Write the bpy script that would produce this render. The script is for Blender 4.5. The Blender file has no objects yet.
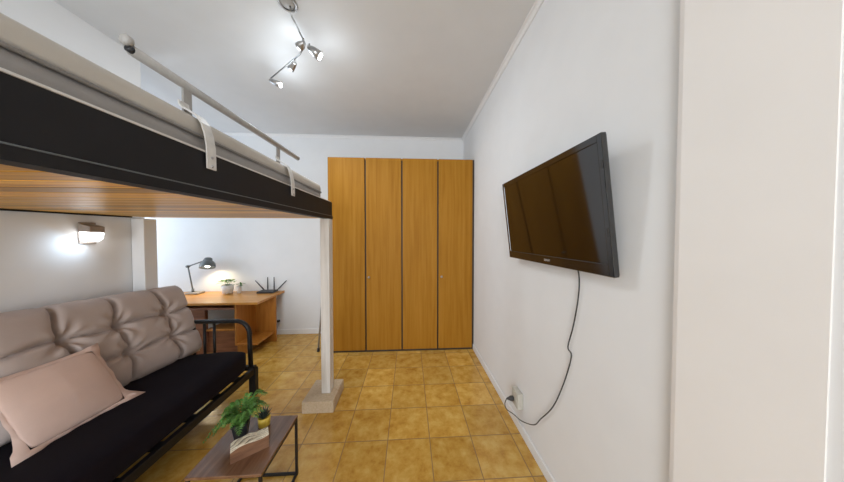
import bpy, bmesh, math, random
from mathutils import Vector, Matrix, Euler
random.seed(7)
sc = bpy.context.scene
COL = sc.collection
PI = math.pi
R = math.radians

# ------------------------------------------------------------------ camera, world, exposure
cd = bpy.data.cameras.new('camera'); cam = bpy.data.objects.new('camera', cd); COL.objects.link(cam)
cam.location = (0, 0, 1.48)
cam.rotation_euler = (R(90 - 1.25), 0, R(-3.2))
cd.sensor_fit = 'HORIZONTAL'; cd.sensor_width = 36; cd.lens = 36 * 230 / 844
cd.clip_start = 0.02
sc.camera = cam
sc.view_settings.view_transform = 'Standard'
sc.view_settings.look = 'None'
sc.view_settings.gamma = 1
sc.view_settings.use_curve_mapping = False
sc.view_settings.exposure = 0.0
w = bpy.data.worlds.new('sky'); sc.world = w; w.use_nodes = True
w.node_tree.nodes['Background'].inputs[0].default_value = (0.80, 0.90, 1.0, 1)
w.node_tree.nodes['Background'].inputs[1].default_value = 1.0

def area(name, loc, rot, sx, sy, power, col):
    l = bpy.data.lights.new(name, 'AREA'); l.shape = 'RECTANGLE'; l.size = sx; l.size_y = sy
    l.energy = power; l.color = col
    o = bpy.data.objects.new(name, l); COL.objects.link(o); o.location = loc; o.rotation_euler = rot
    return o
# daylight through a tall unseen window added behind the viewpoint and through the alcove window
area('added_daylight_rear', (-0.95, -3.42, 1.55), (R(90), 0, 0), 1.7, 2.2, 132, (0.89, 0.945, 1.0))
area('daylight_alcove', (-4.62, 2.8, 1.6), (R(90), 0, R(-90)), 0.9, 1.5, 37, (0.70, 0.84, 1.0))
LAMP = dict(track=0.85, beam=20.0, wall=0.36, desk=1.1)

# ------------------------------------------------------------------ material helpers
def new_mat(name):
    m = bpy.data.materials.new(name); m.use_nodes = True
    nt = m.node_tree
    return m, nt, nt.nodes['Principled BSDF']
def N(nt, t, **kw):
    n = nt.nodes.new(t)
    for k, v in kw.items():
        if k in n.inputs: n.inputs[k].default_value = v
        else: setattr(n, k, v)
    return n
def ramp(nt, stops):
    r = nt.nodes.new('ShaderNodeValToRGB')
    e = r.color_ramp.elements
    while len(e) < len(stops): e.new(0.5)
    for i, (p, c) in enumerate(stops):
        e[i].position = p; e[i].color = (*c, 1)
    return r
def coords(nt, scale):
    tc = nt.nodes.new('ShaderNodeTexCoord'); mp = nt.nodes.new('ShaderNodeMapping')
    mp.inputs['Scale'].default_value = scale
    nt.links.new(tc.outputs['Object'], mp.inputs['Vector'])
    return tc, mp
def bump(nt, b, src, strength, dist=0.01):
    n = nt.nodes.new('ShaderNodeBump'); n.inputs['Strength'].default_value = strength
    n.inputs['Distance'].default_value = dist
    nt.links.new(src, n.inputs['Height']); nt.links.new(n.outputs['Normal'], b.inputs['Normal'])
def plain(name, col, rough=0.5, metal=0.0, var=0.08, nscale=40, bumpiness=0.0, spec=0.5):
    m, nt, b = new_mat(name)
    tc, mp = coords(nt, (1, 1, 1))
    no = N(nt, 'ShaderNodeTexNoise', Scale=nscale, Detail=4.0)
    nt.links.new(mp.outputs[0], no.inputs['Vector'])
    lo = tuple(c * (1 - var) for c in col); hi = tuple(min(1, c * (1 + var)) for c in col)
    rp = ramp(nt, [(0.3, lo), (0.7, hi)])
    nt.links.new(no.outputs['Fac'], rp.inputs[0]); nt.links.new(rp.outputs[0], b.inputs['Base Color'])
    b.inputs['Roughness'].default_value = rough; b.inputs['Metallic'].default_value = metal
    b.inputs['Specular IOR Level'].default_value = spec
    if bumpiness: bump(nt, b, no.outputs['Fac'], bumpiness, 0.004)
    return m
def wood(name, dark, mid, light, scale, rough=0.4, per_object=0.0, spec=0.5):
    m, nt, b = new_mat(name)
    tc, mp = coords(nt, scale)
    n1 = N(nt, 'ShaderNodeTexNoise', Scale=1.0, Detail=6.0, Roughness=0.6, Distortion=0.4)
    vec = mp.outputs[0]
    oi = nt.nodes.new('ShaderNodeObjectInfo')
    ad = nt.nodes.new('ShaderNodeVectorMath'); ad.operation = 'ADD'
    ml = nt.nodes.new('ShaderNodeVectorMath'); ml.operation = 'SCALE'
    cb = nt.nodes.new('ShaderNodeCombineXYZ')
    for i in range(3): nt.links.new(oi.outputs['Random'], cb.inputs[i])
    nt.links.new(cb.outputs[0], ml.inputs[0]); ml.inputs['Scale'].default_value = 37.0
    nt.links.new(vec, ad.inputs[0]); nt.links.new(ml.outputs[0], ad.inputs[1])
    nt.links.new(ad.outputs[0], n1.inputs['Vector'])
    rp = ramp(nt, [(0.30, dark), (0.5, mid), (0.72, light)])
    nt.links.new(n1.outputs['Fac'], rp.inputs[0])
    hs = nt.nodes.new('ShaderNodeHueSaturation')
    mr = nt.nodes.new('ShaderNodeMapRange')
    mr.inputs['To Min'].default_value = 1 - per_object; mr.inputs['To Max'].default_value = 1 + per_object
    nt.links.new(oi.outputs['Random'], mr.inputs['Value']); nt.links.new(mr.outputs[0], hs.inputs['Value'])
    nt.links.new(rp.outputs[0], hs.inputs['Color']); nt.links.new(hs.outputs[0], b.inputs['Base Color'])
    b.inputs['Roughness'].default_value = rough
    b.inputs['Specular IOR Level'].default_value = spec
    return m
def emitter(name, col, strength):
    m, nt, b = new_mat(name)
    b.inputs['Base Color'].default_value = (*col, 1)
    b.inputs['Emission Color'].default_value = (*col, 1); b.inputs['Emission Strength'].default_value = strength
    return m
def fabric(name, col, scale=900, var=0.25, bs=0.35, rough=0.95, sheen=0.1):
    m, nt, b = new_mat(name)
    tc, mp = coords(nt, (1, 1, 1))
    no = N(nt, 'ShaderNodeTexNoise', Scale=scale, Detail=2.0)
    n2 = N(nt, 'ShaderNodeTexNoise', Scale=9.0, Detail=3.0)
    nt.links.new(mp.outputs[0], no.inputs['Vector']); nt.links.new(mp.outputs[0], n2.inputs['Vector'])
    mx = nt.nodes.new('ShaderNodeMath'); mx.operation = 'MULTIPLY_ADD'; mx.inputs[1].default_value = 0.6
    nt.links.new(no.outputs['Fac'], mx.inputs[0])
    m2 = nt.nodes.new('ShaderNodeMath'); m2.operation = 'MULTIPLY'; m2.inputs[1].default_value = 0.4
    nt.links.new(n2.outputs['Fac'], m2.inputs[0]); nt.links.new(m2.outputs[0], mx.inputs[2])
    rp = ramp(nt, [(0.3, tuple(c * (1 - var) for c in col)), (0.7, tuple(c * (1 + var) for c in col))])
    nt.links.new(mx.outputs[0], rp.inputs[0]); nt.links.new(rp.outputs[0], b.inputs['Base Color'])
    b.inputs['Roughness'].default_value = rough
    b.inputs['Sheen Weight'].default_value = sheen
    b.inputs['Specular IOR Level'].default_value = 0.2
    bump(nt, b, no.outputs['Fac'], bs, 0.002)
    return m

def tile_material():
    m, nt, b = new_mat('ochre_floor_tile')
    L = nt.links
    tc = nt.nodes.new('ShaderNodeTexCoord'); sp = nt.nodes.new('ShaderNodeSeparateXYZ')
    L.new(tc.outputs['Object'], sp.inputs[0])
    def math_(op, a, b_=None, v=None):
        n = nt.nodes.new('ShaderNodeMath'); n.operation = op
        if hasattr(a, 'links'): L.new(a, n.inputs[0])
        else: n.inputs[0].default_value = a
        if b_ is not None:
            if hasattr(b_, 'links'): L.new(b_, n.inputs[1])
            else: n.inputs[1].default_value = b_
        return n.outputs[0]
    T = 0.304
    cells, masks = [], []
    for ax, off in ((0, -0.156), (1, 1.648)):
        u = math_('DIVIDE', math_('SUBTRACT', sp.outputs[ax], off), T)
        cells.append(math_('FLOOR', u))
        fr = math_('FRACT', u)
        d = math_('MINIMUM', fr, math_('SUBTRACT', 1.0, fr))
        masks.append(d)
    dmin = math_('MINIMUM', masks[0], masks[1])
    gr = nt.nodes.new('ShaderNodeMapRange'); gr.inputs['From Min'].default_value = 0.006; gr.inputs['From Max'].default_value = 0.013
    L.new(dmin, gr.inputs['Value'])
    cb = nt.nodes.new('ShaderNodeCombineXYZ'); L.new(cells[0], cb.inputs[0]); L.new(cells[1], cb.inputs[1])
    wn = nt.nodes.new('ShaderNodeTexWhiteNoise'); wn.noise_dimensions = '3D'; L.new(cb.outputs[0], wn.inputs['Vector'])
    # mottling, shifted from tile to tile
    sc_ = nt.nodes.new('ShaderNodeVectorMath'); sc_.operation = 'MULTIPLY_ADD'
    L.new(wn.outputs['Color'], sc_.inputs[0]); sc_.inputs[1].default_value = (9, 9, 9); L.new(tc.outputs['Object'], sc_.inputs[2])
    n1 = N(nt, 'ShaderNodeTexNoise', Scale=11.0, Detail=8.0, Roughness=0.66, Distortion=0.15); L.new(sc_.outputs[0], n1.inputs['Vector'])
    rp = ramp(nt, [(0.28, (0.40, 0.185, 0.028)), (0.45, (0.545, 0.30, 0.055)), (0.58, (0.62, 0.375, 0.09)), (0.75, (0.70, 0.475, 0.15))])
    L.new(n1.outputs['Fac'], rp.inputs[0])
    hs = nt.nodes.new('ShaderNodeHueSaturation')
    mr = nt.nodes.new('ShaderNodeMapRange'); mr.inputs['To Min'].default_value = 0.86; mr.inputs['To Max'].default_value = 1.12
    L.new(wn.outputs['Value'], mr.inputs['Value']); L.new(mr.outputs[0], hs.inputs['Value']); L.new(rp.outputs[0], hs.inputs['Color'])
    mx = nt.nodes.new('ShaderNodeMix'); mx.data_type = 'RGBA'
    mx.inputs[6].default_value = (0.27, 0.165, 0.075, 1)
    L.new(gr.outputs[0], mx.inputs[0]); L.new(hs.outputs[0], mx.inputs[7])
    L.new(mx.outputs[2], b.inputs['Base Color'])
    b.inputs['Roughness'].default_value = 0.24
    bump(nt, b, gr.outputs[0], 0.5, 0.003)
    return m

M = {}
M['floor'] = tile_material()
M['wall'] = plain('white_wall_paint', (0.79, 0.795, 0.80), 0.9, var=0.012, nscale=6, spec=0.15)
M['ceiling'] = plain('white_ceiling_paint', (0.715, 0.725, 0.735), 0.95, var=0.015, nscale=5, spec=0.1)
M['trimpaint'] = plain('cream_door_casing_paint', (0.79, 0.765, 0.74), 0.7, var=0.015, nscale=5)
M['base'] = plain('white_baseboard', (0.80, 0.80, 0.80), 0.5, var=0.02)
M['ward'] = wood('honey_wood_veneer', (0.31, 0.130, 0.010), (0.37, 0.165, 0.016), (0.42, 0.198, 0.026), (26, 26, 1.1), 0.5, spec=0.12)
M['wardside'] = plain('dark_wardrobe_edge', (0.035, 0.022, 0.014), 0.5)
M['steel'] = plain('brushed_steel', (0.42, 0.415, 0.41), 0.3, 1.0)
M['black'] = plain('black_frame_metal', (0.007, 0.0065, 0.007), 0.48, spec=.35)
M['bedpanel'] = plain('dark_brown_black_panel', (0.010, 0.0093, 0.0105), 0.6, var=0.12, nscale=14, spec=0.3)
M['bedgrey'] = plain('grey_powder_coat', (0.36, 0.345, 0.325), 0.45)
M['bracket'] = plain('pale_grey_bracket_metal', (0.66, 0.64, 0.61), 0.4)
M['whitewood'] = wood('white_washed_wood', (0.60, 0.565, 0.52), (0.70, 0.665, 0.62), (0.77, 0.74, 0.70), (40, 40, 2), 0.7)
M['slat'] = wood('golden_pine_slat', (0.32, 0.135, 0.010), (0.64, 0.34, 0.035), (0.90, 0.60, 0.12), (1.2, 75, 75), 0.36, per_object=0.34, spec=.12)
M['block'] = wood('pale_concrete', (0.48, 0.365, 0.235), (0.56, 0.44, 0.30), (0.63, 0.51, 0.37), (60, 60, 60), 0.9)
M['mattside'] = fabric('beige_mattress_fabric', (0.52, 0.48, 0.425), 1400, var=0.08, bs=.1)
M['mattlow'] = fabric('grey_mesh_mattress_border', (0.33, 0.305, 0.285), 1400, var=0.12, bs=.15)
M['mattpipe'] = fabric('grey_piping', (0.24, 0.225, 0.21), 500)
M['sheet'] = fabric('white_sheet_edge', (0.66, 0.64, 0.61), 500)
M['futon'] = fabric('black_futon_cotton', (0.0065, 0.0045, 0.0085), 900, sheen=0.0)
M['taupe'] = fabric('taupe_cushion_cotton', (0.47, 0.395, 0.365), 900, var=.1)
M['pink'] = fabric('dusty_pink_linen', (0.70, 0.52, 0.45), 900, var=0.08)
M['walnut'] = wood('dark_walnut', (0.10, 0.046, 0.022), (0.165, 0.080, 0.042), (0.24, 0.13, 0.072), (34, 3, 34), 0.2, spec=.8)
M['walnutblock'] = wood('walnut_block', (0.11, 0.05, 0.025), (0.18, 0.085, 0.045), (0.25, 0.13, 0.07), (6, 6, 40), 0.5)
M['deskwood'] = wood('orange_desk_wood', (0.44, 0.175, 0.026), (0.52, 0.23, 0.042), (0.60, 0.295, 0.072), (3, 30, 30), 0.3)
M['deskshaded'] = wood('shaded_orange_desk_wood', (0.36, 0.13, 0.015), (0.43, 0.17, 0.025), (0.50, 0.215, 0.042), (30, 30, 3), 0.4)  # darker copy of the desk wood; shade below the top put into its colour
M['deskdark'] = wood('mahogany_desk_wood', (0.16, 0.060, 0.032), (0.22, 0.088, 0.045), (0.28, 0.12, 0.065), (3, 30, 30), 0.4)
M['lampgrey'] = plain('grey_green_lamp_enamel', (0.125, 0.135, 0.135), 0.4)
M['lampbase'] = plain('taupe_lamp_base', (0.30, 0.255, 0.215), 0.5)
M['bulbwarm'] = emitter('warm_bulb_glow', (1.0, 0.93, 0.80), 9)
M['bulbcool'] = emitter('cool_spot_bulb_glow', (0.95, 0.98, 1.0), 14)
M['diffuser'] = emitter('lit_diffuser', (0.97, 0.985, 1.0), 6)
M['whitepot'] = plain('white_ceramic', (0.80, 0.78, 0.74), 0.35)
M['blackpot'] = plain('black_plastic_pot', (0.014, 0.014, 0.017), 0.35)
M['soil'] = plain('dark_soil', (0.05, 0.035, 0.025), 0.95, var=0.4, nscale=120)
M['fern'] = plain('fern_green_leaf', (0.10, 0.24, 0.045), 0.5, var=0.45, nscale=25)
M['leaf'] = plain('green_leaf', (0.10, 0.22, 0.045), 0.45, var=0.35, nscale=30)
M['darkleaf'] = plain('dark_succulent_leaf', (0.035, 0.050, 0.038), 0.5, var=0.3)
M['yellow'] = plain('yellow_ceramic', (0.72, 0.50, 0.060), 0.35)
M['ribs'] = plain('cream_carved_wood', (0.62, 0.555, 0.43), 0.7, var=0.15, nscale=60)
M['ribdark'] = plain('grooved_dark_line', (0.24, 0.20, 0.15), 0.8)
M['router'] = plain('matte_black_plastic', (0.022, 0.022, 0.025), 0.4)
M['tvbezel'] = plain('gloss_black_bezel', (0.008, 0.008, 0.009), 0.10, var=0.02, spec=1.0)
M['tvback'] = plain('dark_grey_plastic', (0.045, 0.045, 0.047), 0.45)
M['screen'] = plain('dark_lcd_screen', (0.004, 0.003, 0.003), 0.06, var=0.02, spec=1.0)
M['logo'] = plain('silver_lettering', (0.60, 0.58, 0.56), 0.4)
M['socket'] = plain('ivory_plastic', (0.52, 0.50, 0.44), 0.5)
M['cable'] = plain('dark_cable_rubber', (0.035, 0.035, 0.035), 0.5)
M['alu'] = plain('aluminium_tube', (0.45, 0.45, 0.46), 0.35, 0.8)
M['beigelamp'] = plain('beige_lamp_housing', (0.33, 0.275, 0.235), 0.5)
M['glass'] = None
m, nt, b = new_mat('window_glass'); b.inputs['Transmission Weight'].default_value = 1; b.inputs['Roughness'].default_value = 0; b.inputs['IOR'].default_value = 1.05
M['glass'] = m

# ------------------------------------------------------------------ object helpers
def root_of(o):
    while o.parent: o = o.parent
    return o
def obj(name, bm, mat, parent=None, smooth=False, mods=(), label=None):
    bmesh.ops.recalc_face_normals(bm, faces=bm.faces[:])
    me = bpy.data.meshes.new(name)
    if parent is not None:
        off = root_of(parent).location.copy()
    else:
        xs = [v.co for v in bm.verts]
        off = Vector(((min(c.x for c in xs) + max(c.x for c in xs)) / 2, (min(c.y for c in xs) + max(c.y for c in xs)) / 2, min(c.z for c in xs)))
    bmesh.ops.translate(bm, verts=bm.verts[:], vec=-off)
    if smooth:
        for f in bm.faces: f.smooth = True
    bm.to_mesh(me); bm.free()
    for mm in (mat if isinstance(mat, (list, tuple)) else [mat]): me.materials.append(mm)
    o = bpy.data.objects.new(name, me); COL.objects.link(o)
    if parent is not None: o.parent = parent
    else: o.location = off
    for (t, kw) in mods:
        md = o.modifiers.new(t.lower(), t)
        for k, v in kw.items(): setattr(md, k, v)
    if label: o['label'] = label
    return o
def thing(name, label, cat, loc, group=None):
    o = bpy.data.objects.new(name, None); COL.objects.link(o); o.location = loc
    o.empty_display_size = 0.05
    return tag(o, label, cat, group)
def tag(o, label, cat, group=None):
    o['label'] = label; o['category'] = cat
    if group: o['group'] = group
    return o
def struct(name, bm, mat, **kw):
    bmesh.ops.recalc_face_normals(bm, faces=bm.faces[:])
    me = bpy.data.meshes.new(name); bm.to_mesh(me); bm.free(); me.materials.append(mat)
    o = bpy.data.objects.new(name, me); COL.objects.link(o); o['kind'] = 'structure'
    return o
def dup(src, delta, parent=None):
    c = src.copy(); COL.objects.link(c)
    if parent is not None: c.parent = parent
    c.location = src.location + Vector(delta)
    return c

def box(bm, x0, x1, y0, y1, z0, z1, bev=0.0, seg=2, mtx=None):
    r = bmesh.ops.create_cube(bm, size=1)
    vs = r['verts']
    for v in vs:
        v.co = Vector((x0 + (v.co.x + .5) * (x1 - x0), y0 + (v.co.y + .5) * (y1 - y0), z0 + (v.co.z + .5) * (z1 - z0)))
    if bev:
        es = set(e for v in vs for e in v.link_edges)
        r2 = bmesh.ops.bevel(bm, geom=list(es) + vs, offset=bev, segments=seg, profile=0.5, affect='EDGES')
        vs = list(set(vs_ for f in r2['faces'] for vs_ in f.verts) | set(v for v in vs if v.is_valid))
    if mtx is not None:
        for v in vs: v.co = mtx @ v.co
    return vs
def B(*a, **k):
    bm = bmesh.new(); box(bm, *a, **k); return bm
def tube(bm, pts, r, n=10, cap=True, closed=False):
    pts = [Vector(p) for p in pts]
    rings = []
    N_ = len(pts)
    prev = None
    for i, p in enumerate(pts):
        if closed: t = pts[(i + 1) % N_] - pts[i - 1]
        elif i == 0: t = pts[1] - pts[0]
        elif i == N_ - 1: t = pts[-1] - pts[-2]
        else: t = (pts[i + 1] - p).normalized() + (p - pts[i - 1]).normalized()
        t.normalize()
        if prev is None:
            a = Vector((0, 0, 1)) if abs(t.z) < 0.9 else Vector((1, 0, 0))
            u = t.cross(a).normalized()
        else:
            u = (prev - t * prev.dot(t)).normalized()
        prev = u
        v = t.cross(u)
        rr = r[i] if isinstance(r, (list, tuple)) else r
        rings.append([bm.verts.new(p + (u * math.cos(2 * PI * k / n) + v * math.sin(2 * PI * k / n)) * rr) for k in range(n)])
    m_ = N_ if closed else N_ - 1
    for i in range(m_):
        a, b_ = rings[i], rings[(i + 1) % N_]
        for k in range(n):
            bm.faces.new((a[k], a[(k + 1) % n], b_[(k + 1) % n], b_[k]))
    if cap and not closed:
        bm.faces.new(rings[0][::-1]); bm.faces.new(rings[-1])
def T(pts, r, n=10, closed=False):
    bm = bmesh.new(); tube(bm, pts, r, n, True, closed); return bm
def arc(c, r, a0, a1, n, ax0, ax1):
    c = Vector(c); ax0 = Vector(ax0); ax1 = Vector(ax1)
    return [c + ax0 * (r * math.cos(R(a0 + (a1 - a0) * i / n))) + ax1 * (r * math.sin(R(a0 + (a1 - a0) * i / n))) for i in range(n + 1)]
def lathe(bm, prof, n=24, mtx=None, sq=None):
    """prof: list of (r, z). closed at the ends when r == 0"""
    rings = []
    for (r, z) in prof:
        if r < 1e-6: rings.append([bm.verts.new((0, 0, z))])
        else: rings.append([bm.verts.new((r * math.cos(2 * PI * k / n), r * math.sin(2 * PI * k / n), z)) for k in range(n)])
    for a, b_ in zip(rings[:-1], rings[1:]):
        if len(a) == 1 and len(b_) == 1: continue
        for k in range(n):
            if len(a) == 1: bm.faces.new((a[0], b_[k], b_[(k + 1) % n]))
            elif len(b_) == 1: bm.faces.new((a[k], a[(k + 1) % n], b_[0]))
            else: bm.faces.new((a[k], a[(k + 1) % n], b_[(k + 1) % n], b_[k]))
    if mtx is not None:
        for ring in rings:
            for v in ring: v.co = mtx @ v.co
    return rings
def LA(prof, loc, n=24, rot=None):
    bm = bmesh.new()
    m_ = Matrix.Translation(Vector(loc))
    if rot is not None: m_ = m_ @ rot
    lathe(bm, prof, n, m_); return bm
def prism(bm, poly, axis, a, b_):
    """poly: 2-D outline in the two other axes (in axis order), extruded from a to b_ along axis"""
    def mk(p, t):
        q = [0, 0, 0]; o = [i for i in range(3) if i != axis]
        q[axis] = t; q[o[0]] = p[0]; q[o[1]] = p[1]; return q
    v0 = [bm.verts.new(mk(p, a)) for p in poly]; v1 = [bm.verts.new(mk(p, b_)) for p in poly]
    n = len(poly)
    for i in range(n): bm.faces.new((v0[i], v0[(i + 1) % n], v1[(i + 1) % n], v1[i]))
    bm.faces.new(v0[::-1]); bm.faces.new(v1)
def PR(poly, axis, a, b_):
    bm = bmesh.new(); prism(bm, poly, axis, a, b_); return bm
def to_dir(d):
    """matrix turning +Z onto d"""
    return Vector((0, 0, 1)).rotation_difference(Vector(d).normalized()).to_matrix().to_4x4()

# ------------------------------------------------------------------ the room
XR, XL, YB, YN, ZC = 0.84, -2.26, 3.55, -3.40, 2.98
XA, YA = -4.60, 2.10
struct('floor', B(XA - .1, XR + .1, YN - .1, YB + .1, -.06, 0), M['floor'])
struct('ceiling', B(XA - .1, XR + .1, YN - .1, YB + .1, ZC, ZC + .08), M['ceiling'])
struct('wall_right', B(XR, XR + .1, YN - .1, YB + .1, 0, ZC), M['wall'])
struct('wall_back', B(XA - .1, XR, YB, YB + .1, 0, ZC), M['wall'])
struct('wall_left', B(XL - .12, XL, YN, YA, 0, ZC), M['wall'])
bm = bmesh.new(); box(bm, XA, XL - .12, YA - .12, YA, 0, ZC); struct('wall_alcove', bm, M['wall'])
def wall_with_hole(name, axis, a, b_, u0, u1, hu0, hu1, hz0, hz1):
    bm = bmesh.new()
    def bb(p0, p1, z0, z1):
        if axis == 1: box(bm, p0, p1, a, b_, z0, z1)
        else: box(bm, a, b_, p0, p1, z0, z1)
    bb(u0, hu0, 0, ZC); bb(hu1, u1, 0, ZC); bb(hu0, hu1, hz1, ZC)
    if hz0 > 0: bb(hu0, hu1, 0, hz0)
    struct(name, bm, M['wall'])
wall_with_hole('wall_near', 1, YN - .1, YN, XL - .12, XR, -1.85, -0.05, 0.35, 2.65)
wall_with_hole('wall_far_left', 0, XA - .1, XA, YA - .12, YB, 2.30, 3.30, 0.80, 2.40)
def window(name, axis, p, u0, u1, z0, z1, nm):
    bm = bmesh.new()
    def bb(a0, a1, c0, c1, t=.03):
        if axis == 1: box(bm, a0, a1, p - t, p + t, c0, c1, .004, 1)
        else: box(bm, p - t, p + t, a0, a1, c0, c1, .004, 1)
    f = .06
    bb(u0, u0 + f, z0, z1); bb(u1 - f, u1, z0, z1); bb(u0 + f, u1 - f, z0, z0 + f); bb(u0 + f, u1 - f, z1 - f, z1)
    mid = (u0 + u1) / 2
    bb(mid - f / 2, mid + f / 2, z0 + f, z1 - f)
    o = struct(name, bm, M['base'])
window('added_window_rear', 1, YN - .05, -1.85, -.05, .35, 2.65, 'near')  # unseen window, added and positioned to even out light on the right wall
window('window_2', 0, XA - .05, 2.30, 3.30, .80, 2.40, 'alcove')
# baseboards
bm = bmesh.new(); box(bm, XR - .012, XR, YN, 0.40, 0, .07, .003, 1); box(bm, XR - .012, XR, 0.668, YB - .012, 0, .07, .003, 1)
struct('baseboard_right', bm, M['base'])
struct('baseboard_back', B(XA, XR, YB - .012, YB, 0, .075, .003, 1), M['base'])
struct('baseboard_left', B(XL, XL + .012, YN, YA, 0, .07, .003, 1), M['base'])
# cornice along the ceiling: small stepped cove
cov = [(0, 0), (0, -.036), (-.008, -.036), (-.012, -.024), (-.022, -.012), (-.034, -.008), (-.034, 0)]
bm = bmesh.new(); prism(bm, [(XR + a, ZC + b_) for a, b_ in cov], 1, YN, YB); struct('trim_1', bm, M['base'])
bm = bmesh.new(); prism(bm, [(YB + a, ZC + b_) for a, b_ in cov], 0, XA, XR - .04); struct('trim_2', bm, M['base'])
# cream door casing standing a little proud of the right wall
struct('trim_3', PR([(XR, .668), (XR - .018, .668), (XR - .020, .655), (XR - .004, .408), (XR, .408)], 2, 0, ZC - .036), M['trimpaint'])

# ------------------------------------------------------------------ wardrobe
wx0, wx1, wy, wz = -1.008, 0.826, 2.93, 2.458
wd = thing('wardrobe', 'tall honey wood wardrobe with four flat doors against the back wall', 'wardrobe', ((wx0 + wx1) / 2, wy, 0))
bm = bmesh.new()
box(bm, wx0, wx0 + .02, wy + .022, YB - .005, 0, wz, .002, 1); box(bm, wx1 - .02, wx1, wy + .022, YB - .005, 0, wz, .002, 1)
box(bm, wx0 + .02, wx1 - .02, wy + .022, YB - .005, wz - .02, wz); box(bm, wx0 + .02, wx1 - .02, YB - .02, YB - .005, 0, wz - .02)
obj('carcass', bm, M['ward'], wd)
bm = bmesh.new(); box(bm, wx0 + .02, wx1 - .02, wy + .03, wy + .05, 0, wz - .02)
obj('inner_frame', bm, M['wardside'], wd)
obj('plinth', B(wx0 + .02, wx1 - .02, wy + .012, wy + .03, 0, .03), M['wardside'], wd)
dw = (wx1 - wx0) / 4
for i in range(4):
    a = wx0 + i * dw; gap = .009
    dr = obj('door', B(a + (0 if i == 0 else gap), a + dw - (.012 if i == 3 else gap), wy, wy + .02, .026, wz, .0025, 2), M['ward'], wd)
    if i in (1, 3):
        kx = a + .045
        kb = LA([(0, 0), (.007, 0), (.006, .012), (.013, .018), (.015, .026), (.011, .032), (0, .033)], (kx, wy - .0005, .96), 20, Matrix.Rotation(R(90), 4, 'X'))
        obj('knob', kb, M['steel'], dr, True, label='small round steel knob')
obj('edge_strip', B(wx1 - .012, wx1 + .012, wy + .006, wy + .022, 0, wz), M['wardside'], wd, label='dark filler strip beside the right wall')

# ------------------------------------------------------------------ loft bed
BX0, BX1, BY0, BY1 = XL + .005, -0.70, 0.08, 2.14
def slope(bm):
    for v in bm.verts: v.co.z += .012 * (v.co.y - 1.2)
    return bm
bed = thing('loft_bed', 'high dark framed loft bed over the sofa on pale wooden posts', 'bed', (-.73, 2.08, .10))
zb, zt = 1.626, 1.772
# front side panel: board with a projecting bottom lip
bm = bmesh.new()
prism(bm, [(BX1, zb + .026), (BX1, zt), (BX1 - .022, zt), (BX1 - .022, zb), (BX1 - .045, zb), (BX1 - .045, zb - .006), (BX1 + .006, zb - .006), (BX1 + .006, zb + .020), (BX1, zb + .026)][:-1], 1, BY0, BY1)
obj('side_panel', slope(bm), M['bedpanel'], bed)
bm = bmesh.new(); tube(bm, [(BX1 + .004, BY0, zb + .023), (BX1 + .004, BY1, zb + .023)], .0020, 8)
obj('trim_bead', slope(bm), M['lampgrey'], bed)
obj('side_rail', slope(B(BX0, BX0 + .03, BY0, 1.985, zb - .008, zt, .002, 1)), M['bedpanel'], bed)
for y in (BY0, BY1 - .03):
    obj('end_panel', slope(B(BX0 + .03, BX1 - .022, y, y + .03, zb + .03, zt, .002, 1)), M['bedpanel'], bed)
# slats running across
ns = 22
sw = (BY1 - BY0 - .01) / ns
for i in range(ns):
    y0 = BY0 + .005 + i * sw
    obj('slat', slope(B(BX0 + .031, BX1 - .023, y0 + .003, y0 + sw - .003, zb + .002, zb + .022, .002, 1)), M['slat'], bed)
bm = slope(B(BX0 + .035, BX1 - .03, BY0 + .035, BY1 - .035, zb + .0225, zb + .03)); obj('gap_shade_sheet', bm, M['wardside'], bed)  # dark sheet added above the slats so their gaps look shaded
# posts
obj('post', B(-.768, -.692, 2.03, 2.125, .1, zb + .004, .004, 2), M['whitewood'], bed)
obj('post', B(XL + .003, XL + .10, 2.0, 2.098, 0, zb - .004, .004, 2), M['wall'], bed, label='white painted wall-side post')
obj('post', B(-.775, -.705, .10, .19, 0, zb - .014, .004, 2), M['whitewood'], bed)
obj('post', B(XL + .014, XL + .10, .10, .19, 0, zb - .022, .004, 2), M['whitewood'], bed)
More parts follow.
